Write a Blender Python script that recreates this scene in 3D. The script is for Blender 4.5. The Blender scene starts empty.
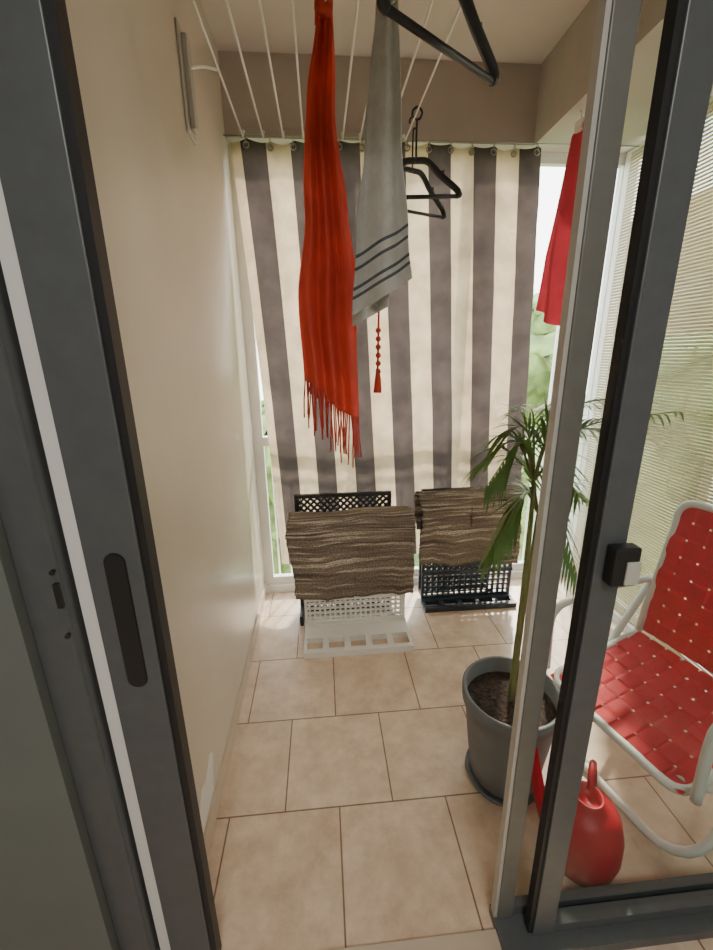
import bpy, bmesh, math, random
from mathutils import Vector, Matrix, noise
random.seed(4)
C=bpy.context.collection
# ---------------------------------------------------------------- helpers
def new_mat(name):
    m=bpy.data.materials.new(name); m.use_nodes=True
    nt=m.node_tree; b=nt.nodes["Principled BSDF"]; return m,nt,b
def pmat(name,col,rough=0.6,metal=0.0,var=0.08,scale=8.0,bump=0.0,bscale=60.0,trans=0.0,tcol=None):
    """principled with noise colour variation, optional bump and translucent share"""
    m,nt,b=new_mat(name)
    N=nt.nodes; L=nt.links
    tc=N.new("ShaderNodeTexCoord"); nz=N.new("ShaderNodeTexNoise"); nz.inputs["Scale"].default_value=scale; nz.inputs["Detail"].default_value=5
    L.new(tc.outputs["Object"],nz.inputs["Vector"])
    cr=N.new("ShaderNodeValToRGB"); L.new(nz.outputs["Fac"],cr.inputs["Fac"])
    cr.color_ramp.elements[0].position=0.3; cr.color_ramp.elements[1].position=0.7
    cr.color_ramp.elements[0].color=tuple(c*(1-var) for c in col)+(1,)
    cr.color_ramp.elements[1].color=tuple(min(1,c*(1+var)) for c in col)+(1,)
    L.new(cr.outputs["Color"],b.inputs["Base Color"])
    b.inputs["Roughness"].default_value=rough; b.inputs["Metallic"].default_value=metal
    if bump>0:
        n2=N.new("ShaderNodeTexNoise"); n2.inputs["Scale"].default_value=bscale; n2.inputs["Detail"].default_value=4
        L.new(tc.outputs["Object"],n2.inputs["Vector"])
        bp=N.new("ShaderNodeBump"); bp.inputs["Strength"].default_value=bump; bp.inputs["Distance"].default_value=0.01
        L.new(n2.outputs["Fac"],bp.inputs["Height"]); L.new(bp.outputs["Normal"],b.inputs["Normal"])
    if trans>0:
        t=N.new("ShaderNodeBsdfTranslucent"); mx=N.new("ShaderNodeMixShader"); mx.inputs[0].default_value=trans
        if tcol: t.inputs[0].default_value=tcol+(1,)
        else: L.new(cr.outputs["Color"],t.inputs[0])
        out=N["Material Output"]
        L.new(b.outputs[0],mx.inputs[1]); L.new(t.outputs[0],mx.inputs[2]); L.new(mx.outputs[0],out.inputs[0])
    return m
def add_obj(name,bm,mats,parent=None,smooth=False):
    me=bpy.data.meshes.new(name); bm.normal_update(); bm.to_mesh(me); bm.free()
    if not isinstance(mats,(list,tuple)): mats=[mats]
    for m in mats: me.materials.append(m)
    if smooth:
        for p in me.polygons: p.use_smooth=True
    o=bpy.data.objects.new(name,me); C.objects.link(o)
    if parent: o.parent=parent
    return o
def empty(name,loc=(0,0,0)):
    e=bpy.data.objects.new(name,None); e.empty_display_size=0.05; C.objects.link(e); e.location=loc; return e
def bbox(bm,a,b,mi=0):
    x0,y0,z0=a; x1,y1,z1=b
    v=[bm.verts.new(p) for p in [(x0,y0,z0),(x1,y0,z0),(x1,y1,z0),(x0,y1,z0),(x0,y0,z1),(x1,y0,z1),(x1,y1,z1),(x0,y1,z1)]]
    for f in [(3,2,1,0),(4,5,6,7),(0,1,5,4),(1,2,6,5),(2,3,7,6),(3,0,4,7)]:
        bm.faces.new([v[i] for i in f]).material_index=mi
def box(name,a,b,mat,parent=None,bev=0.0):
    bm=bmesh.new(); bbox(bm,a,b); o=add_obj(name,bm,mat,parent)
    if bev>0:
        md=o.modifiers.new("bev","BEVEL"); md.width=bev; md.segments=2; md.limit_method='ANGLE'
    return o
def smooth_path(pts,n=6):
    pts=[Vector(p) for p in pts]
    if len(pts)<3: return pts
    P=[pts[0]*2-pts[1]]+pts+[pts[-1]*2-pts[-2]]
    out=[]
    for i in range(1,len(P)-2):
        p0,p1,p2,p3=P[i-1:i+3]
        for k in range(n):
            t=k/n
            out.append(0.5*((2*p1)+(p2-p0)*t+(2*p0-5*p1+4*p2-p3)*t*t+(3*p1-p0-3*p2+p3)*t**3))
    out.append(pts[-1]); return out
def btube(bm,pts,r,seg=8,mi=0,cap=True):
    pts=[Vector(p) for p in pts]; n=len(pts)
    rs=r if isinstance(r,(list,tuple)) else [r]*n
    rings=[]; up=None
    for i,p in enumerate(pts):
        t=(pts[min(i+1,n-1)]-pts[max(i-1,0)]).normalized()
        if up is None:
            up=Vector((0,0,1)) if abs(t.z)<0.9 else Vector((1,0,0))
        s=t.cross(up); 
        if s.length<1e-5: s=t.cross(Vector((0,1,0)))
        s.normalize(); up=s.cross(t).normalized()
        rings.append([bm.verts.new(p+(s*math.cos(2*math.pi*k/seg)+up*math.sin(2*math.pi*k/seg))*rs[i]) for k in range(seg)])
    for i in range(n-1):
        for k in range(seg):
            f=bm.faces.new([rings[i][k],rings[i][(k+1)%seg],rings[i+1][(k+1)%seg],rings[i+1][k]]); f.material_index=mi; f.smooth=True
    if cap:
        bm.faces.new(rings[0][::-1]).material_index=mi; bm.faces.new(rings[-1]).material_index=mi
def tube(name,pts,r,mat,parent=None,seg=8):
    bm=bmesh.new(); btube(bm,pts,r,seg); return add_obj(name,bm,mat,parent)
def grid(name,fn,nu,nv,mats,parent=None,matfn=None,solid=0.0,uv=True):
    bm=bmesh.new(); uvl=bm.loops.layers.uv.new("UVMap")
    V=[[bm.verts.new(fn(i/nu,j/nv)) for j in range(nv+1)] for i in range(nu+1)]
    for i in range(nu):
        for j in range(nv):
            f=bm.faces.new([V[i][j],V[i+1][j],V[i+1][j+1],V[i][j+1]]); f.smooth=True
            for l,(a,b) in zip(f.loops,[(i,j),(i+1,j),(i+1,j+1),(i,j+1)]): l[uvl].uv=(a/nu,b/nv)
            if matfn: f.material_index=matfn((i+.5)/nu,(j+.5)/nv)
    o=add_obj(name,bm,mats,parent)
    if solid>0:
        s=o.modifiers.new("s","SOLIDIFY"); s.thickness=solid; s.offset=0
    return o
def lathe(bm,prof,cx,cy,seg=40,mi=0):
    rings=[]
    for r,z in prof:
        rings.append([bm.verts.new((cx+r*math.cos(2*math.pi*k/seg),cy+r*math.sin(2*math.pi*k/seg),z)) for k in range(seg)])
    for i in range(len(prof)-1):
        for k in range(seg):
            f=bm.faces.new([rings[i][k],rings[i][(k+1)%seg],rings[i+1][(k+1)%seg],rings[i+1][k]]); f.smooth=True; f.material_index=mi
    return rings
# ---------------------------------------------------------------- materials
M_wall=pmat("painted_wall",(0.64,0.575,0.475),0.33,var=0.05,scale=3,bump=0.12,bscale=14)
M_ceil=pmat("ceiling_paint",(0.72,0.65,0.61),0.8,var=0.03)
M_beam=pmat("beam_paint_backlit",(0.50,0.445,0.40),0.8,var=0.04)  # greyer than the ceiling: backlit shade put into the beam colour
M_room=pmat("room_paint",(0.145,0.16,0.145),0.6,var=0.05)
M_roomw=pmat("room_wall_paint",(0.5,0.5,0.47),0.8,var=0.04)
M_alu=pmat("anodised_aluminium",(0.115,0.125,0.13),0.42,metal=0.3,var=0.06,scale=30)
M_alu2=pmat("mid_grey_aluminium",(0.17,0.17,0.15),0.45,metal=0.3,var=0.06,scale=30)  # paler, warmer grey than the anodised frames
M_edge=pmat("pale_aluminium",(0.50,0.49,0.44),0.45,metal=0.2,var=0.06,scale=30)
M_black=pmat("black_gasket",(0.012,0.012,0.013),0.5)
M_white=pmat("white_paint",(0.82,0.81,0.77),0.5,var=0.03)
M_wplast=pmat("white_plastic",(0.80,0.77,0.70),0.4,var=0.03)
M_bplast=pmat("black_plastic",(0.02,0.022,0.028),0.4)
M_nplast=pmat("navy_plastic",(0.03,0.04,0.055),0.4)
M_line=pmat("line_cord",(0.80,0.80,0.78),0.5)
M_red=pmat("scarf_red",(0.70,0.095,0.062),0.9,var=0.18,scale=6,trans=0.4,bump=0.2,bscale=150)
M_redp=pmat("cloth_red_shaded",(0.36,0.03,0.045),0.9,var=0.15,trans=0.35,bump=0.2,bscale=90)  # deep maroon: the cloth's semi-shadow is put into its colour
M_redw=pmat("webbing_red",(0.72,0.010,0.03),0.65,var=0.10,scale=25,trans=0.2)
M_redpl=pmat("red_plastic",(0.55,0.006,0.022),0.45,var=0.05,trans=0.1)
M_towel=pmat("towel_grey",(0.60,0.60,0.56),0.95,var=0.08,scale=30,bump=0.4,bscale=250,trans=0.2)
M_towd=pmat("towel_stripe",(0.10,0.115,0.13),0.95,bump=0.4,bscale=250)
M_cream=pmat("curtain_cream",(0.575,0.44,0.305),0.8,var=0.24,scale=8,bump=0.25,bscale=9,trans=0.5)
M_grey=pmat("curtain_grey",(0.078,0.060,0.056),0.8,var=0.24,scale=8,bump=0.25,bscale=9,trans=0.5)
M_metal=pmat("ring_metal",(0.35,0.33,0.30),0.35,metal=0.9)
M_pot=pmat("pot_grey",(0.20,0.21,0.215),0.65,var=0.12,scale=10)
M_soil=pmat("soil",(0.06,0.04,0.03),0.95,var=0.5,scale=60,bump=1,bscale=80)
M_leaf=pmat("palm_leaf",(0.12,0.22,0.05),0.5,var=0.3,scale=10,trans=0.35)
M_stem=pmat("palm_stem",(0.22,0.22,0.08),0.6,var=0.2,scale=20)
M_tree=pmat("foliage",(0.13,0.20,0.05),0.8,var=0.5,scale=3,bump=1,bscale=6)
M_lawn=pmat("lawn",(0.14,0.22,0.07),0.9,var=0.2,scale=1)
M_bld=pmat("building_render",(0.42,0.30,0.18),0.9,var=0.1,scale=0.6)
M_slat=pmat("blind_slat",(0.52,0.46,0.33),0.6,var=0.10,scale=2,trans=0.45)
M_skirt=pmat("skirting_tile",(0.58,0.48,0.37),0.4,var=0.08,scale=6)
M_lockp=pmat("lock_plate",(0.6,0.6,0.55),0.35,metal=0.2)
def tile_mat():
    m,nt,b=new_mat("beige_floor_tile"); N=nt.nodes; L=nt.links
    tc=N.new("ShaderNodeTexCoord"); mp=N.new("ShaderNodeMapping")
    L.new(tc.outputs["Object"],mp.inputs["Vector"])
    mp.inputs["Location"].default_value=(-0.01+3.6+0.18,-0.65+3.6,0)
    br=N.new("ShaderNodeTexBrick"); L.new(mp.outputs[0],br.inputs["Vector"])
    br.offset=0.5; br.offset_frequency=2; br.squash=1; br.inputs["Scale"].default_value=1
    br.inputs["Brick Width"].default_value=0.36; br.inputs["Row Height"].default_value=0.36
    br.inputs["Mortar Size"].default_value=0.0028; br.inputs["Mortar Smooth"].default_value=0.2; br.inputs["Bias"].default_value=0
    br.inputs["Color1"].default_value=(0.72,0.56,0.405,1); br.inputs["Color2"].default_value=(0.78,0.62,0.465,1); br.inputs["Mortar"].default_value=(0.26,0.165,0.10,1)
    nz=N.new("ShaderNodeTexNoise"); nz.inputs["Scale"].default_value=9; nz.inputs["Detail"].default_value=8; nz.inputs["Roughness"].default_value=0.7
    L.new(tc.outputs["Object"],nz.inputs["Vector"])
    cr=N.new("ShaderNodeValToRGB"); L.new(nz.outputs["Fac"],cr.inputs["Fac"])
    cr.color_ramp.elements[0].position=0.35; cr.color_ramp.elements[0].color=(0.80,0.745,0.69,1)
    cr.color_ramp.elements[1].position=0.65; cr.color_ramp.elements[1].color=(1.08,1.08,1.1,1)
    mx=N.new("ShaderNodeMixRGB"); mx.blend_type='MULTIPLY'; mx.inputs[0].default_value=1
    L.new(br.outputs["Color"],mx.inputs[1]); L.new(cr.outputs[0],mx.inputs[2]); L.new(mx.outputs[0],b.inputs["Base Color"])
    b.inputs["Roughness"].default_value=0.36
    bp=N.new("ShaderNodeBump"); bp.invert=True; bp.inputs["Distance"].default_value=0.002; bp.inputs["Strength"].default_value=0.5
    L.new(br.outputs["Fac"],bp.inputs["Height"]); L.new(bp.outputs[0],b.inputs["Normal"])
    return m
M_tile=tile_mat()
def glass_mat(name,tint=(0.95,0.97,0.96),refl=0.04):
    m=bpy.data.materials.new(name); m.use_nodes=True; N=m.node_tree.nodes; L=m.node_tree.links
    N.remove(N["Principled BSDF"]); t=N.new("ShaderNodeBsdfTransparent"); t.inputs[0].default_value=tint+(1,)
    g=N.new("ShaderNodeBsdfGlossy"); g.inputs["Roughness"].default_value=0.03
    mx=N.new("ShaderNodeMixShader"); mx.inputs[0].default_value=refl
    L.new(t.outputs[0],mx.inputs[1]); L.new(g.outputs[0],mx.inputs[2])
    L.new(mx.outputs[0],N["Material Output"].inputs[0]); return m
M_glass=glass_mat("door_glass",refl=0.03)
M_wglass=glass_mat("window_glass",tint=(0.97,0.98,0.97))
def rug_mat():
    """horizontal woven bands with cream threads"""
    m,nt,b=new_mat("woven_rug_brown"); N=nt.nodes; L=nt.links
    tc=N.new("ShaderNodeTexCoord"); mp=N.new("ShaderNodeMapping"); mp.inputs["Scale"].default_value=(1.1,46,1)
    L.new(tc.outputs["UV"],mp.inputs["Vector"])
    nz=N.new("ShaderNodeTexNoise"); nz.inputs["Scale"].default_value=1; nz.inputs["Detail"].default_value=2; nz.inputs["Distortion"].default_value=0.25
    L.new(mp.outputs[0],nz.inputs["Vector"])
    cr=N.new("ShaderNodeValToRGB"); L.new(nz.outputs["Fac"],cr.inputs["Fac"]); r=cr.color_ramp
    r.elements[0].position=0.34; r.elements[0].color=(0.11,0.088,0.068,1)
    r.elements[1].position=0.70; r.elements[1].color=(0.62,0.55,0.43,1)
    for p,c in ((0.44,(0.20,0.158,0.12,1)),(0.52,(0.25,0.20,0.15,1)),(0.57,(0.28,0.225,0.17,1)),(0.595,(0.58,0.51,0.40,1)),(0.615,(0.58,0.51,0.40,1)),(0.64,(0.30,0.24,0.18,1))):
        e=r.elements.new(p); e.color=c
    mp2=N.new("ShaderNodeMapping"); mp2.inputs["Scale"].default_value=(90,110,1); L.new(tc.outputs["UV"],mp2.inputs["Vector"])
    n2=N.new("ShaderNodeTexNoise"); n2.inputs["Scale"].default_value=1; n2.inputs["Detail"].default_value=3; L.new(mp2.outputs[0],n2.inputs["Vector"])
    cr2=N.new("ShaderNodeValToRGB"); L.new(n2.outputs["Fac"],cr2.inputs["Fac"])
    cr2.color_ramp.elements[0].position=0.35; cr2.color_ramp.elements[0].color=(0.65,0.65,0.65,1)
    cr2.color_ramp.elements[1].position=0.65; cr2.color_ramp.elements[1].color=(1.3,1.3,1.3,1)
    mx=N.new("ShaderNodeMixRGB"); mx.blend_type='MULTIPLY'; mx.inputs[0].default_value=1
    L.new(cr.outputs[0],mx.inputs[1]); L.new(cr2.outputs[0],mx.inputs[2])
    L.new(mx.outputs[0],b.inputs["Base Color"]); b.inputs["Roughness"].default_value=0.95
    bp=N.new("ShaderNodeBump"); bp.inputs["Strength"].default_value=1; bp.inputs["Distance"].default_value=0.01
    L.new(n2.outputs["Fac"],bp.inputs["Height"]); L.new(bp.outputs[0],b.inputs["Normal"])
    return m
M_rug=rug_mat()
# ---------------------------------------------------------------- room shell
XL,XR,YE,YD,ZC=-0.40,1.60,2.36,0.62,2.74
box("floor",(-1.8,-2.2,-0.12),(XR+0.06,YE+0.10,0.0),M_tile)
box("wall_left",(XL-0.12,YD+0.06,0.0),(XL,YE+0.10,ZC),M_wall)
box("ceiling",(XL-0.12,YD,ZC),(XR+0.1,YE+0.1,ZC+0.1),M_ceil)
box("beam_end",(XL,2.30,2.42),(XR+0.06,YE+0.1,ZC),M_beam)
box("beam_right",(1.08,YD+0.1,2.42),(XR+0.06,2.30,ZC),M_beam)
box("baseboard_left",(XL,YD+0.08,0.0),(XL+0.008,YE,0.075),M_skirt,bev=0.002)
box("trim_curb_end",(XL,YE-0.02,0.0),(XR+0.06,YE+0.10,0.05),M_white)
box("trim_curb_right",(XR-0.02,YD+0.1,0.0),(XR+0.06,YE-0.02,0.05),M_white)
def window_end():
    w=empty("window_1")
    y0,y1=YE,YE+0.04
    xs=[XL,-0.345],[0.20,0.25],[0.78,0.83],[1.36,1.41],[XR,XR+0.05]
    for i,(a,b) in enumerate(xs): box("post_%d"%i,(a,y0,0.05),(b,y1,2.42),M_white,w)
    for i,z in enumerate((0.05,0.95,2.37)): box("rail_%d"%i,(XL,y0+0.002,z),(XR+0.05,y1-0.002,z+0.05),M_white,w)
    box("glass",(XL+0.01,y0+0.018,0.1),(XR,y0+0.022,2.37),M_wglass,w)
window_end()
def window_right():
    w=empty("window_2")
    x0,x1=XR,XR+0.04
    for i,y in enumerate((0.72,1.5,2.30)): box("post_%d"%i,(x0,y,0.05),(x1,y+0.05,2.42),M_white,w)
    for i,z in enumerate((0.05,2.37)): box("rail_%d"%i,(x0+0.002,0.72,z),(x1-0.002,2.35,z+0.05),M_white,w)
    box("glass",(x0+0.018,0.74,0.1),(x0+0.022,2.34,2.37),M_wglass,w)
window_right()
bm=bmesh.new()
z=0.08
while z<2.38:
    bbox(bm,(XR-0.030,0.74,z),(XR-0.027,2.27,z+0.0110)); z+=0.0150
for y in (0.9,1.25,1.6,1.95):
    bbox(bm,(XR-0.027,y,0.08),(XR-0.0255,y+0.003,2.38))
add_obj("slatted_blind",bm,M_slat)
# interior room around the camera
box("wall_room_left",(-1.85,-2.2,0.0),(-1.75,YD,2.7),M_roomw)
box("wall_room_right",(2.2,-2.2,0.0),(2.3,YD,2.7),M_roomw)
box("floor_room_ext",(XR+0.06,-2.2,-0.12),(2.3,YD,0.0),M_tile)
box("wall_room_back",(-1.85,-2.3,0.0),(2.3,-2.2,2.7),M_roomw)
box("ceiling_room",(-1.85,-2.3,2.7),(2.3,YD,2.8),M_roomw)
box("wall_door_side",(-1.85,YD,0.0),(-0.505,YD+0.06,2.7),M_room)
box("wall_door_header",(-0.505,YD,2.25),(2.3,YD+0.10,2.9),M_roomw)
box("wall_door_far_side",(XR+0.0,YD,0.0),(2.3,YD+0.10,2.25),M_roomw)
# ---------------------------------------------------------------- doors
d=empty("door_1")
box("stile",(-0.405,0.655,0.02),(-0.315,0.695,2.25),M_alu,d,bev=0.002)
box("gasket",(-0.3148,0.66,0.02),(-0.302,0.69,2.25),M_black,d)
bm=bmesh.new()
def stadium(bm,cx,cz,hw,hh,y0,y1):
    n=10; pts=[]
    for k in range(n+1):
        a=math.pi*k/n; pts.append((cx+hw*math.cos(a),cz+hh-hw+hw*math.sin(a)))
    for k in range(n+1):
        a=math.pi+math.pi*k/n; pts.append((cx+hw*math.cos(a),cz-hh+hw+hw*math.sin(a)))
    A=[bm.verts.new((x,y0,z)) for x,z in pts]; B=[bm.verts.new((x,y1,z)) for x,z in pts]
    bm.faces.new(A); bm.faces.new(B[::-1])
    for i in range(len(pts)): bm.faces.new([A[i],B[i],B[(i+1)%len(pts)],A[(i+1)%len(pts)]])
stadium(bm,-0.357,1.0,0.0165,0.135,0.6525,0.66)
add_obj("finger_recess",bm,M_black,d)
bm=bmesh.new(); stadium(bm,-0.357,1.0,0.0178,0.137,0.6538,0.66); add_obj("recess_rim",bm,M_black,d)
box("trim_1",(-0.4315,0.662,0.0),(-0.4055,0.70,2.25),M_white)
d=empty("door_2")
box("frame_jamb",(-0.504,0.64,0.0),(-0.438,0.70,2.25),M_alu,d,bev=0.002)
box("jamb_lip",(-0.444,0.634,0.0),(-0.438,0.64,2.25),M_alu,d)
box("strike_latch",(-0.445,0.626,1.055),(-0.4365,0.634,1.10),M_black,d,bev=0.001)
for z in (1.0,1.12): tube("screw_%d"%int(z*100),[(-0.442,0.634,z),(-0.442,0.627,z)],0.004,M_black,d)
d=empty("door_3")
box("stile",(0.408,0.672,0.03),(0.448,0.700,2.22),M_alu2,d,bev=0.002)
box("stile_edge",(0.400,0.676,0.03),(0.408,0.696,2.22),M_edge,d)
box("stile_far",(1.30,0.672,0.03),(1.34,0.700,2.22),M_alu2,d)
box("rail_bottom",(0.448,0.676,0.03),(1.30,0.698,0.06),M_alu,d)
box("rail_top",(0.448,0.676,2.17),(1.30,0.698,2.22),M_alu,d)
box("glass",(0.445,0.685,0.055),(1.305,0.689,2.18),M_glass,d)
d=empty("door_4")
box("stile",(0.484,0.632,0.03),(0.538,0.664,2.22),M_alu,d,bev=0.002)
box("gasket_inner",(0.474,0.638,0.03),(0.484,0.660,2.22),M_black,d)
box("gasket_glass",(0.538,0.642,0.08),(0.543,0.656,2.18),M_black,d)
box("rail_bottom",(0.538,0.634,0.03),(1.36,0.664,0.06),M_alu,d)
box("rail_top",(0.538,0.634,2.17),(1.36,0.664,2.22),M_alu,d)
box("stile_far",(1.36,0.632,0.03),(1.41,0.664,2.22),M_alu,d)
box("glass",(0.54,0.647,0.055),(1.37,0.651,2.18),M_glass,d)
box("lock_body",(0.500,0.605,1.045),(0.548,0.632,1.12),M_black,d,bev=0.004)
box("lock_plate",(0.522,0.601,1.05),(0.548,0.606,1.095),M_lockp,d,bev=0.002)
box("trim_2",(0.40,0.60,0.0),(XR,0.703,0.03),M_alu)
box("trim_3",(-0.50,0.625,2.222),(XR,0.70,2.25),M_alu)
box("trim_5",(-0.50,0.58,0.0),(0.40,0.662,0.012),M_skirt)
# ---------------------------------------------------------------- striped curtain
def curtain():
    c=empty("striped_curtain")
    x0,x1=-0.375,1.095
    def fn(u,v):
        x=x0+(x1-x0)*u; s=v
        zt=2.400-0.012*abs(math.sin(math.pi*(x+0.30)/0.106)); zb=0.24+0.03*math.sin(2.2*u)
        z=zt+(zb-zt)*s
        xx=x+0.10*s+0.008*math.sin(3*s+8*u)
        cr=0.008*noise.noise(Vector((u*5,s*9,1)))+0.004*noise.noise(Vector((u*16,s*22,4)))
        y=2.262-0.012*math.sin(2*math.pi*(x+0.33)/0.22)*(1-0.4*s)+0.012*math.sin(9*u+3*s)-0.02*s*math.sin(math.pi*u)+cr
        return (xx,y,z)
    def mf(u,v):
        x=x0+(x1-x0)*u; k=((x+0.33)/0.22)%1
        if x<-0.33: return 0
        return 1 if k<0.5 else 0
    grid("cloth",fn,294,90,[M_cream,M_grey],c,mf)
    bm=bmesh.new()
    for i in range(14):
        x=-0.30+i*0.106; u=(x-x0)/(x1-x0); p=Vector(fn(u,0.012))
        pts=[(x+0.012*math.cos(a),p.y-0.003,p.z+0.012*math.sin(a)) for a in [2*math.pi*k/14 for k in range(15)]]
        btube(bm,pts,0.004,6,cap=False)
        pts=[(x,p.y-0.002+0.014*math.cos(a),p.z+0.016+0.018*math.sin(a)) for a in [2*math.pi*k/12 for k in range(13)]]
        btube(bm,pts,0.0022,6,cap=False)
    add_obj("rings",bm,M_metal,c)
    tube("wire",[(XL,2.262,2.412),(XR,2.262,2.412)],0.0025,M_metal,c)
curtain()
# ---------------------------------------------------------------- clothes lines
def lines():
    c=empty("clothes_line_airer")
    bm=bmesh.new()
    for x in (-0.31,-0.22,-0.13,-0.04,0.05,0.14,0.22,0.345,0.43):
        btube(bm,[(x,0.725,2.40),(x,1.5,2.385),(x,2.24,2.40)],0.0040,6)
        btube(bm,[(x,2.24,2.40),(x,2.26,2.43),(x,2.30,2.44)],0.005,6)
    add_obj("cords",bm,M_line,c)
    box("bar_far",(-0.34,2.285,2.425),(0.47,2.299,2.45),M_beam,c,bev=0.002)
    box("bar_near",(-0.34,0.721,2.385),(0.47,0.735,2.42),M_white,c,bev=0.002)
lines()
br=empty("wall_bracket")
box("plate",(XL,1.61,2.14),(XL+0.008,1.70,2.43),M_edge,br,bev=0.003)
box("arm",(XL+0.008,1.635,2.16),(XL+0.026,1.675,2.41),M_edge,br,bev=0.004)
tube("arm_tip",smooth_path([(XL+0.02,1.655,2.33),(XL+0.05,1.70,2.36),(XL+0.085,1.76,2.385)]),0.005,M_white,br)
# ---------------------------------------------------------------- scarf
def interp(tab,t):
    for (a,va),(b,vb) in zip(tab,tab[1:]):
        if t<=b: 
            k=(t-a)/(b-a); k=k*k*(3-2*k); return va+(vb-va)*k
    return tab[-1][1]
def scarf():
    c=empty("fringed_scarf"); y0=1.5; zt=2.40
    L=[(2.42,0.025),(2.18,-0.012),(1.9,-0.035),(1.63,-0.062),(1.37,-0.062),(1.1,-0.055)]
    R=[(2.42,0.070),(2.18,0.072),(1.9,0.105),(1.63,0.134),(1.30,0.130),(1.1,0.126)]
    def ed(tab,z): return interp([(-a,b) for a,b in tab],-z)
    def layer(side,zb0,zb1,ph,shrink=0.0):
        def fn(u,v):
            zb=zb0+(zb1-zb0)*u+0.012*math.sin(7*u+ph)
            z=zt+(zb-zt)*v
            l=ed(L,z)+shrink; r=ed(R,z)-shrink*0.5
            x=l+(r-l)*u+0.004*math.sin(14*v+ph)
            amp=0.010+0.020*v
            y=y0+side*(0.006+0.012*min(1,v*4))+amp*math.sin(u*19+ph+1.5*math.sin(3*v))*0.8+0.012*math.sin(5*v+ph)*v+0.006*noise.noise(Vector((u*6,v*14,ph)))
            return (x,y,z+ (0.0))
        return fn
    f1=layer(-1,1.36,1.22,0.3); f2=layer(1,1.44,1.36,2.1,0.012)
    grid("front_layer",f1,70,90,M_red,c); grid("back_layer",f2,60,60,M_red,c)
    bm=bmesh.new(); btube(bm,smooth_path([(0.045,1.47,2.375),(0.047,1.485,2.405),(0.047,1.515,2.405),(0.045,1.53,2.375)]),0.026,8)
    add_obj("fold_over_line",bm,M_red,c,True)
    bm=bmesh.new()
    for fn,n,ln in ((f1,34,0.15),(f2,22,0.11)):
        for i in range(n):
            u=(i+0.5)/n; p=Vector(fn(u,1.0)); l=ln*random.uniform(0.75,1.2)
            if u>0.55 and fn is f1: l*=1.15
            dx=random.uniform(-0.012,0.012); dy=random.uniform(-0.01,0.01)
            btube(bm,[p+Vector((0,0,0.004)),p+Vector((dx*.5+0.003*random.uniform(-1,1),dy*.5,-l*.5)),p+Vector((dx,dy,-l))],0.0026,5)
    add_obj("fringe",bm,M_red,c)
scarf()
# ---------------------------------------------------------------- towel
def towel():
    c=empty("hand_towel"); y0=1.42; zt=2.40
    L=[(2.42,0.19),(2.06,0.155),(1.8,0.125),(1.55,0.108)]
    R=[(2.42,0.245),(2.06,0.258),(1.8,0.284),(1.6,0.308)]
    def ed(tab,z): return interp([(-a,b) for a,b in tab],-z)
    def mk(side,zb0,zb1,ph,lo=0.0,hi=1.0):
        def fn(u,v):
            zb=zb0+(zb1-zb0)*u; z=zt+(zb-zt)*v
            l=ed(L,z); r=ed(R,z); x=l+(r-l)*(lo+(hi-lo)*u)
            y=y0+side*(0.004+0.014*min(1,v*4))+(0.008+0.014*v)*math.sin(u*9+ph)*0.8
            return (x,y,z)
        return fn
    def mf(u,v):
        for a in (0.79,0.83,0.90,0.93):
            if a<v<a+0.012: return 1
        return 0
    grid("front_layer",mk(-1,1.57,1.68,0.4),36,160,[M_towel,M_towd],c,mf,solid=0.004)
    grid("back_layer",mk(1,1.54,1.60,2.0,0.02,0.6),36,100,[M_towel,M_towd],c,mf,solid=0.004)
    bm=bmesh.new(); btube(bm,smooth_path([(0.215,y0-.03,2.365),(0.217,y0-.015,2.402),(0.217,y0+.015,2.402),(0.215,y0+.03,2.365)]),0.027,8)
    add_obj("fold_over_line",bm,M_towel,c,True)
towel()
bm=bmesh.new()
btube(bm,[(0.22,1.51,2.39),(0.215,1.515,1.9),(0.205,1.515,1.40)],0.004,6)
for i in range(6):
    z=1.53-i*0.028
    bmesh.ops.create_icosphere(bm,subdivisions=2,radius=0.010,matrix=Matrix.Translation((0.207,1.515,z)))
btube(bm,[(0.205,1.515,1.40),(0.206,1.515,1.36),(0.204,1.515,1.315)],[0.006,0.012,0.015],8)
add_obj("tassel_cord",bm,M_red,None,True)
# ---------------------------------------------------------------- hangers
def hanger(name,c,ang,w=0.42,top=2.40,drop=0.21,th=0.007,neck=0.075):
    bm=bmesh.new(); h=w/2
    zh=top-0.075; zc=top-neck; zb=top-drop
    hook=[(0.0,0,zc),(0.0,0,zh+0.025),(0.012,0,zh+0.04),(0.020,0,zh+0.062),(0.004,0,zh+0.080),(-0.016,0,zh+0.070),(-0.020,0,zh+0.052)]
    btube(bm,smooth_path(hook),th*0.42,6)
    q=zc-zb
    for s in (-1,1):
        btube(bm,smooth_path([(0,0,zc),(s*0.05,0,zc-0.006),(s*h*0.55,0,zc-0.41*q),(s*h*0.92,0,zb+0.2*q),(s*h,0,zb+0.008)]),th*1.25,8)
        btube(bm,smooth_path([(s*h,0,zb+0.010),(s*(h+0.004),0,zb+0.002),(s*(h-0.012),0,zb-0.003)]),th,8)
        btube(bm,[(s*h*0.62,0,zc-0.5*q),(s*h*0.62,0,zc-0.30*q)],th*0.6,6)
    btube(bm,[(-h+0.01,0,zb-0.003),(h-0.01,0,zb-0.003)],th*0.8,8)
    o=add_obj(name,bm,M_bplast,None,True)
    o.location=(c[0],c[1],0); o.rotation_euler=(0,0,ang); return o
hanger("clothes_hanger",(0.345,1.275,0),math.atan2(0.24,0.35),0.43,2.405,0.215,0.012)
hanger("clothes_hanger",(0.43,1.99,0),-0.10,0.37,2.405,0.31,0.011,0.18)
hanger("clothes_hanger",(0.43,2.06,0),0.42,0.37,2.405,0.345,0.009,0.19)
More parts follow.
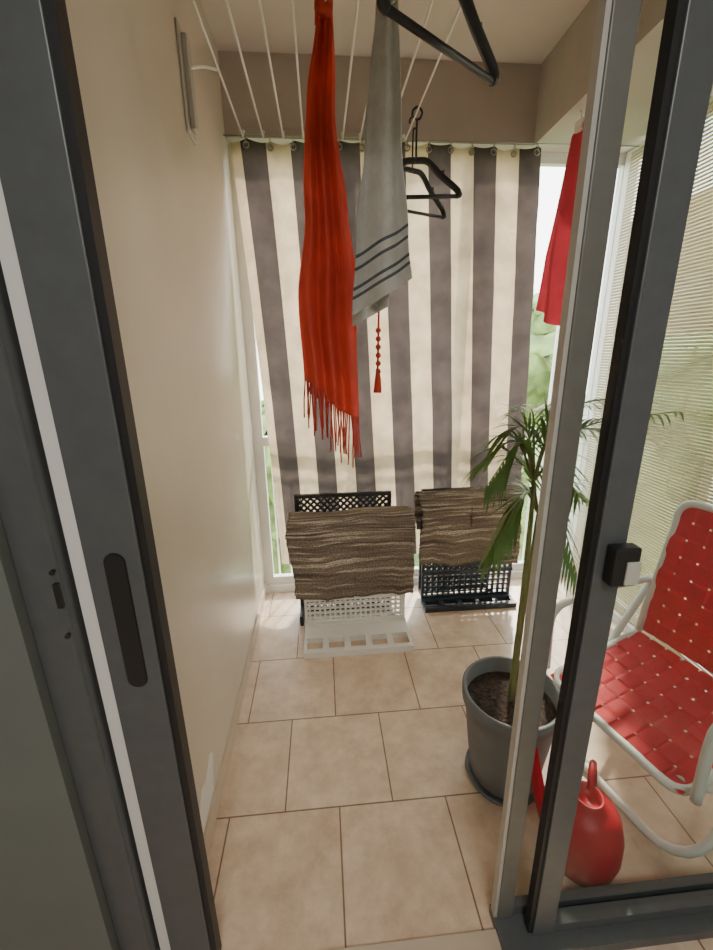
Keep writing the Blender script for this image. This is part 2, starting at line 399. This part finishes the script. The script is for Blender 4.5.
# ---------------------------------------------------------------- red cloth on the right
def redcloth():
    c=empty("hanging_red_cloth")
    def fn(u,v):
        w=0.18+0.18*min(1,v*1.6)
        y=1.98+(u-0.5)*w; z=2.375-(0.76+0.05*math.sin(4*u))*v-0.10*abs(u-0.5)*(1-v)
        x=1.13+0.018*math.sin(u*14+v*2)*(0.4+v)-0.02*v
        return (x,y,z)
    grid("cloth",fn,50,40,M_redp,c)
    tube("hook",smooth_path([(1.13,1.99,2.365),(1.13,1.99,2.40),(1.13,2.0,2.425)]),0.004,M_white,c)
    box("clip",(1.118,1.965,2.345),(1.142,2.015,2.385),M_white,c,bev=0.003)
redcloth()
# ---------------------------------------------------------------- crates with rugs
def lattice(bm,x0,x1,z0,z1,y0,y1,pitch,w,diag=True,frame=0.014,mi=0):
    bbox(bm,(x0,y0,z0),(x1,y1,z0+frame),mi); bbox(bm,(x0,y0,z1-frame),(x1,y1,z1),mi)
    bbox(bm,(x0,y0,z0+frame),(x0+frame,y1,z1-frame),mi); bbox(bm,(x1-frame,y0,z0+frame),(x1,y1,z1-frame),mi)
    if diag:
        W=x1-x0; Hh=z1-z0
        for sgn in (1,-1):
            k=-Hh
            while k<W:
                t0=max(0,-k); t1=min(Hh,W-k)
                if t1-t0>0.01:
                    pa=(x0+k+t0,z0+t0 if sgn>0 else z1-t0); pb=(x0+k+t1,z0+t1 if sgn>0 else z1-t1)
                    n=Vector((-(pb[1]-pa[1]),pb[0]-pa[0])).normalized()*w/2
                    q=[(pa[0]+n.x,pa[1]+n.y),(pb[0]+n.x,pb[1]+n.y),(pb[0]-n.x,pb[1]-n.y),(pa[0]-n.x,pa[1]-n.y)]
                    yo=0.001*sgn
                    A=[bm.verts.new((x,y0+0.003+yo,z)) for x,z in q]; B=[bm.verts.new((x,y1-0.003+yo,z)) for x,z in q]
                    for f in (A,B[::-1]): bm.faces.new(f).material_index=mi
                    for i in range(4): bm.faces.new([A[i],B[i],B[(i+1)%4],A[(i+1)%4]]).material_index=mi
                k+=pitch
    else:
        x=x0+pitch
        while x<x1-frame:
            bbox(bm,(x-w/2,y0+0.002,z0),(x+w/2,y1-0.002,z1),mi); x+=pitch
        z=z0+pitch
        while z<z1-frame:
            bbox(bm,(x0,y0+0.003,z-w/2),(x1,y1-0.003,z+w/2),mi); z+=pitch
def tray(bm,x0,x1,y0,y1,z0,z1,mi=0,gw=0.016):
    f=0.028
    bbox(bm,(x0,y0,z0),(x1,y0+f,z1),mi); bbox(bm,(x0,y1-f,z0),(x1,y1,z1),mi)
    n=5; w=(x1-x0)/n
    for i in range(n+1):
        cx=x0+i*w; a=max(x0,cx-gw); b=min(x1,cx+gw)
        bbox(bm,(a,y0+f,z0),(b,y1-f,z1-0.004),mi)
    ym=(y0+y1)/2
    if y1-y0>0.15: bbox(bm,(x0,ym-0.01,z0),(x1,y1-f,z1-0.003),mi)
def rug(name,x0,x1,yf,yb,zt,zf,zbk,seed):
    prof=[(yf-0.012,zf),(yf-0.02,(zf+zt)/2-0.05),(yf-0.028,zt-0.12),(yf-0.018,zt-0.035),(yf+0.012,zt),(yb-0.012,zt),(yb+0.012,zt-0.03),(yb+0.014,zbk)]
    P=smooth_path([Vector((0,a,b)) for a,b in prof],8)
    n=len(P)-1
    def fn(u,v):
        i=min(n-1,int(v*n)); t=v*n-i; p=P[i].lerp(P[i+1],t)
        k=noise.noise(Vector((u*4+seed,v*5,seed)))
        x=x0+(x1-x0)*u+0.030*noise.noise(Vector((v*4,seed,0 if u<.5 else 5)))+0.008*noise.noise(Vector((v*40,seed,0 if u<.5 else 5)))
        rip=0.0025*math.sin(v*150+4*noise.noise(Vector((u*5,v*3,seed))))
        sag=(0.03*noise.noise(Vector((u*3,seed,3)))+0.010*noise.noise(Vector((u*14,seed,3))))*max(0,1-v*3)
        sag-=0.012*math.sin(math.pi*u*1.3+seed)*(1 if v>0.4 else v*2.5)*0.6
        return (x,p.y+0.014*k-0.004+rip,p.z+0.008*k+sag+0.004)
    o=grid(name,fn,60,160,M_rug,None,solid=0.008)
    return o
def crates():
    a=empty("plastic_crate_rack")
    bm=bmesh.new(); tray(bm,-0.135,0.42,1.72,1.965,0.0,0.035)
    add_obj("base_tray",bm,M_wplast,a)
    bm=bmesh.new(); lattice(bm,-0.135,0.42,0.03,0.60,1.965,1.985,0.028,0.009,False)
    bbox(bm,(-0.135,1.955,0.17),(0.42,1.965,0.19))
    add_obj("front_lattice",bm,M_wplast,a)
    bm=bmesh.new(); lattice(bm,-0.165,0.36,0.0,0.73,2.10,2.12,0.036,0.010,True,frame=0.02)
    bbox(bm,(-0.165,1.985,0.0),(-0.145,2.10,0.06)); bbox(bm,(0.34,1.985,0.0),(0.36,2.10,0.06))
    bbox(bm,(-0.165,1.985,0.56),(-0.145,2.10,0.60)); bbox(bm,(0.34,1.985,0.56),(0.36,2.10,0.60))
    add_obj("back_lattice",bm,M_bplast,a)
    b=empty("plastic_crate_rack")
    bm=bmesh.new(); tray(bm,0.555,1.105,2.03,2.135,0.0,0.03)
    lattice(bm,0.555,1.105,0.03,0.66,2.135,2.155,0.034,0.010,False)
    bbox(bm,(0.555,2.125,0.19),(1.105,2.135,0.21))
    lattice(bm,0.555,1.0,0.03,0.70,2.20,2.215,0.036,0.010,True)
    bbox(bm,(0.555,2.155,0.03),(0.575,2.20,0.06)); bbox(bm,(0.98,2.155,0.03),(1.0,2.20,0.06))
    add_obj("frame",bm,M_nplast,b)
    rug("woven_rug",-0.195,0.455,1.965,2.06,0.645,0.19,0.40,1.3)
    rug("woven_rug",0.525,1.115,2.135,2.19,0.70,0.25,0.45,7.7)
crates()
# ---------------------------------------------------------------- palm in pot
def palm():
    c=empty("potted_palm"); cx,cy=0.595,1.065
    bm=bmesh.new()
    lathe(bm,[(0.0,0.012),(0.10,0.012),(0.112,0.03),(0.125,0.12),(0.140,0.25),(0.146,0.325),(0.158,0.33),(0.160,0.37),(0.156,0.376),(0.146,0.372),(0.142,0.30),(0.0,0.30)],cx,cy)
    add_obj("pot",bm,M_pot,c)
    bm=bmesh.new(); lathe(bm,[(0.0,0.0),(0.118,0.0),(0.130,0.024),(0.125,0.024),(0.11,0.010),(0.0,0.010)],cx,cy); add_obj("saucer",bm,M_pot,c)
    bm=bmesh.new(); lathe(bm,[(0.143,0.318),(0.10,0.325),(0.05,0.33),(0.0,0.332)],cx,cy); add_obj("soil",bm,M_soil,c)
    bm=bmesh.new(); lf=bmesh.new()
    def frond(base,mid,tip,n=20,ll=0.20):
        path=smooth_path([base,mid,tip],12); btube(bm,path,[0.0045*(1-0.7*i/len(path)) for i in range(len(path))],6)
        N=len(path)
        for k in range(n):
            t=0.25+0.75*k/(n-1); i=min(N-2,int(t*(N-1))); p=path[i].lerp(path[i+1],t*(N-1)-i)
            tg=(path[i+1]-path[i]).normalized(); sd=tg.cross(Vector((0,0,1))).normalized()
            l=ll*(0.45+0.8*math.sin(math.pi*min(1,0.15+t*0.75)))*random.uniform(0.8,1.15)
            for s in (-1,1):
                dr=(tg*0.9+sd*s*0.65+Vector((0,0,-0.05+random.uniform(-.15,.15)))).normalized()
                w=0.0046; q=[p]
                for j in range(1,5):
                    f=j/4; q.append(p+dr*l*f+Vector((0,0,-0.35*l*f*f)))
                nv=dr.cross(Vector((0,0,1))).normalized()
                ws=[0.35,1,0.9,0.6,0.05]
                A=[lf.verts.new(a+nv*w*b) for a,b in zip(q,ws)]; B=[lf.verts.new(a-nv*w*b) for a,b in zip(q,ws)]
                for j in range(4): lf.faces.new([A[j],A[j+1],B[j+1],B[j]]).smooth=True
    base=Vector((cx,cy,0.33))
    s1=[base,Vector((0.61,1.09,0.65)),Vector((0.625,1.12,0.93)),Vector((0.625,1.13,1.08))]
    btube(bm,smooth_path(s1),[0.011-0.0003*i for i in range(19)],8)
    s2=[base+Vector((0.02,0.02,0)),Vector((0.635,1.12,0.6)),Vector((0.66,1.15,0.86)),Vector((0.67,1.16,0.96))]
    btube(bm,smooth_path(s2),0.007,8)
    T=s1[-1]; T2=s2[-1]
    V=Vector
    for b_,m_,t_,n_,l_ in [
        (T,(-0.05,0.0,0.12),(-0.15,-0.02,0.0),18,0.10),(T,(-0.02,0.04,0.15),(-0.10,0.05,0.13),16,0.11),
        (T,(0.06,0.0,0.20),(0.28,0.0,0.25),22,0.15),(T,(0.09,0.05,0.14),(0.34,0.06,0.12),22,0.15),
        (T,(0.12,-0.02,0.16),(0.40,-0.02,0.20),20,0.14),(T,(0.0,-0.05,0.12),(0.02,-0.18,0.02),16,0.10),
        (T,(-0.04,0.06,0.11),(-0.11,0.13,0.03),16,0.12),(T,(0.02,0.08,0.18),(0.06,0.20,0.20),16,0.13),
        (T2,(-0.05,0.0,0.07),(-0.14,-0.02,-0.09),18,0.11),(T2,(-0.04,0.04,0.05),(-0.13,0.06,-0.17),18,0.11),
        (T2,(0.04,0.03,0.10),(0.18,0.05,0.03),16,0.13),(T2,(-0.03,0.02,0.12),(-0.10,0.05,0.20),14,0.11),
        (T2,(0.03,-0.04,0.04),(0.07,-0.12,-0.14),16,0.10)]:
        frond(b_,b_+V(m_),b_+V(t_),n_,l_)
    add_obj("stems",bm,M_stem,c); add_obj("leaves",lf,M_leaf,c)
palm()
# ---------------------------------------------------------------- watering can
def can():
    c=empty("watering_can"); cx,cy=0.72,0.812
    bm=bmesh.new()
    prof=[(0.0,0.0),(0.085,0.0),(0.096,0.012),(0.105,0.06),(0.103,0.12),(0.090,0.175),(0.066,0.205),(0.040,0.216),(0.040,0.232),(0.033,0.232),(0.033,0.212),(0.0,0.210)]
    lathe(bm,prof,0,0,36)
    btube(bm,smooth_path([(-0.078,0.03,0.06),(-0.10,0.065,0.15),(-0.105,0.11,0.24),(-0.107,0.125,0.29)]),[0.022-0.0005*i for i in range(19)],10)
    btube(bm,smooth_path([(-0.107,0.125,0.285),(-0.108,0.128,0.30),(-0.109,0.131,0.31)]),[0.012+0.0010*i for i in range(13)],12)
    btube(bm,smooth_path([(0.02,0.02,0.222),(0.035,0.045,0.25),(0.065,0.08,0.245),(0.090,0.10,0.18),(0.085,0.085,0.12),(0.06,0.06,0.07)]),0.010,10)
    add_obj("body",bm,M_redpl,c,True)
    c.location=(cx,cy,0)
can()
# ---------------------------------------------------------------- webbed lawn chair (local: faces -X)
def chair():
    c=empty("webbed_lawn_chair"); W=0.23
    bm=bmesh.new(); r=0.0135
    def U(side_pts,yw,rad=0.05):
        """bent tube: side_pts (x,z) run from top to crossbar"""
        e=Vector((side_pts[-1][0],0,side_pts[-1][1])); p=Vector((side_pts[-2][0],0,side_pts[-2][1]))
        dr=(p-e).normalized()
        half=[Vector((x,yw,z)) for x,z in side_pts[:-1]]
        cc=e+dr*rad+Vector((0,yw-rad,0))
        for k in range(0,6):
            a=math.pi/2*k/5
            half.append(cc+Vector((0,rad*math.cos(a),0))-dr*rad*math.sin(a))
        oth=[Vector((v.x,-v.y,v.z)) for v in half[::-1]]
        btube(bm,half+oth,r,10)
    U([(0.20,0.38),(-0.10,0.325),(-0.23,0.30)],W)
    U([(0.20,0.38),(0.28,0.80),(0.295,0.92)],W)
    U([(0.26,0.58),(-0.02,0.17),(-0.17,0.0135)],W+0.0275,0.11)
    U([(-0.20,0.31),(0.14,0.09),(0.26,0.0135)],W-0.0275,0.07)
    for s in (-1,1):
        y=s*(W+0.0275)
        btube(bm,smooth_path([(0.27,y,0.59),(0.05,y,0.60),(-0.16,y,0.585),(-0.215,y,0.565),(-0.235,y,0.51),(-0.225,y,0.32)]),r,10)
    add_obj("tube_frame",bm,M_white,c)
    def strap(bm,p0,p1,wd,nrm,phase,nper,amp=0.0022):
        p0=Vector(p0);p1=Vector(p1);wd=Vector(wd);nrm=Vector(nrm); n=nper*8; prev=None
        for i in range(n+1):
            t=i/n; sn=math.sin(math.pi*nper*t+phase); sn=max(-1,min(1,sn*2.2))
            p=p0.lerp(p1,t)+nrm*(amp*sn-0.010*math.sin(math.pi*t))
            a=bm.verts.new(p-wd/2); b=bm.verts.new(p+wd/2)
            if prev: bm.faces.new([prev[0],a,b,prev[1]])
            prev=(a,b)
    wb=bmesh.new()
    def panel(A,B,na,nb):
        A=Vector((A[0],0,A[1])); B=Vector((B[0],0,B[1])); d=B-A; L=d.length; dn=d.normalized(); nr=Vector((0,1,0)).cross(dn).normalized()
        if nr.z<0 and abs(nr.z)>0.3: nr=-nr
        for i in range(na):
            t=(i+0.5)/na; p=A+d*t
            strap(wb,p+Vector((0,-W,0)),p+Vector((0,W,0)),dn*(L/na*0.88),nr,(i%2)*math.pi,nb)
        for j in range(nb):
            y=-W+2*W*(j+0.5)/nb
            strap(wb,A+Vector((0,y,0)),B+Vector((0,y,0)),Vector((0,2*W/nb*0.88,0)),nr,((j+1)%2)*math.pi,na)
    panel((-0.235,0.308),(0.195,0.388),7,8)
    panel((0.205,0.395),(0.297,0.915),8,8)
    add_obj("webbing",wb,M_redw,c)
    return c
ch=chair(); ch.location=(1.085,1.02,0); ch.rotation_euler=(0,0,math.radians(15))
# plaster patch low on left wall
bm=bmesh.new(); pts=[(0.83,0.09),(0.90,0.085),(1.04,0.09),(1.08,0.20),(1.05,0.23),(0.99,0.19),(0.95,0.21),(0.90,0.15),(0.85,0.14)]
A=[bm.verts.new((XL+0.001,y,z)) for y,z in pts]; B=[bm.verts.new((XL-0.004,y,z)) for y,z in pts]
bm.faces.new(A)
for i in range(len(pts)): bm.faces.new([A[i],B[i],B[(i+1)%len(pts)],A[(i+1)%len(pts)]])
add_obj("trim_4",bm,M_white)
# ---------------------------------------------------------------- outside
box("ground_outside",(-30,2.6,-3.3),(40,45,-3.2),M_lawn)
def tree(x,y,z,s,seed):
    bm=bmesh.new()
    rnd=random.Random(seed)
    for k in range(11):
        o=Vector((rnd.uniform(-1,1),rnd.uniform(-1,1),rnd.uniform(-0.8,0.9)))*s*0.6
        bmesh.ops.create_icosphere(bm,subdivisions=4,radius=s*rnd.uniform(0.35,0.55),matrix=Matrix.Translation(o+Vector((x,y,z))))
    for v in bm.verts:
        n=noise.noise(v.co*2.3)+0.7*noise.noise(v.co*6)+0.5*noise.noise(v.co*14); v.co+=Vector((n,n*.7,n*.8))*0.3*s*0.6
    btube(bm,[(x,y,-3.2),(x,y,z)],0.15,8)
    add_obj("garden_tree",bm,M_tree,None,True)
for i,(x,y,z,s) in enumerate([(3.5,7.5,1.1,1.5),(6.0,5.4,0.2,1.6),(7.2,2.2,-0.6,1.7),(-1.5,9,-1.2,2.0),(0.8,12,-0.8,2.2),(4.4,14,1.6,2.4),(3.4,4.4,-0.6,1.0)]): tree(x,y,z,s,i)
box("neighbour_building",(9,7.5,-3.2),(15,13,5.0),M_bld)
rl=empty("balcony_railing")
bm=bmesh.new()
for i in range(26):
    x=-0.4+i*0.08; btube(bm,[(x,YE+0.13,0.0),(x,YE+0.13,0.95)],0.006,6)
btube(bm,[(-0.45,YE+0.13,0.97),(1.65,YE+0.13,0.97)],0.015,8); bbox(bm,(-0.5,YE+0.1,-0.1),(1.65,YE+0.2,0.0))
add_obj("bars",bm,M_white,rl)
# ---------------------------------------------------------------- light
w=bpy.data.worlds.new("sky"); bpy.context.scene.world=w; w.use_nodes=True
N=w.node_tree.nodes; L=w.node_tree.links; bg=N["Background"]
tc=N.new("ShaderNodeTexCoord"); sx=N.new("ShaderNodeSeparateXYZ"); L.new(tc.outputs["Generated"],sx.inputs[0])
cr=N.new("ShaderNodeValToRGB"); L.new(sx.outputs["Z"],cr.inputs[0])
cr.color_ramp.elements[0].position=0.0; cr.color_ramp.elements[0].color=(1.0,0.95,0.87,1)
cr.color_ramp.elements[1].position=0.7; cr.color_ramp.elements[1].color=(0.80,0.89,1.0,1)
L.new(cr.outputs[0],bg.inputs[0]); bg.inputs[1].default_value=9.0
s=bpy.data.lights.new("sun","SUN"); s.energy=9; s.angle=math.radians(3); s.color=(1,0.89,0.74)
so=bpy.data.objects.new("sun",s); C.objects.link(so); so.rotation_euler=(math.radians(-50),0,math.radians(-25))
al=bpy.data.lights.new("room_fill","AREA"); al.energy=42; al.size=1.0; al.color=(1,0.98,0.95)  # unseen fill light, added to lift the door stiles and white strip
ao=bpy.data.objects.new("room_fill",al); C.objects.link(ao); ao.location=(0.2,-1.2,2.65)
# ---------------------------------------------------------------- camera
cam=bpy.data.cameras.new("camera"); co=bpy.data.objects.new("camera",cam); C.objects.link(co)
cam.sensor_width=36; cam.lens=15.575; cam.clip_start=0.02; co.location=(0,0,1.45); co.rotation_euler=(1.28559,0.01327,-0.08505)
bpy.context.scene.camera=co
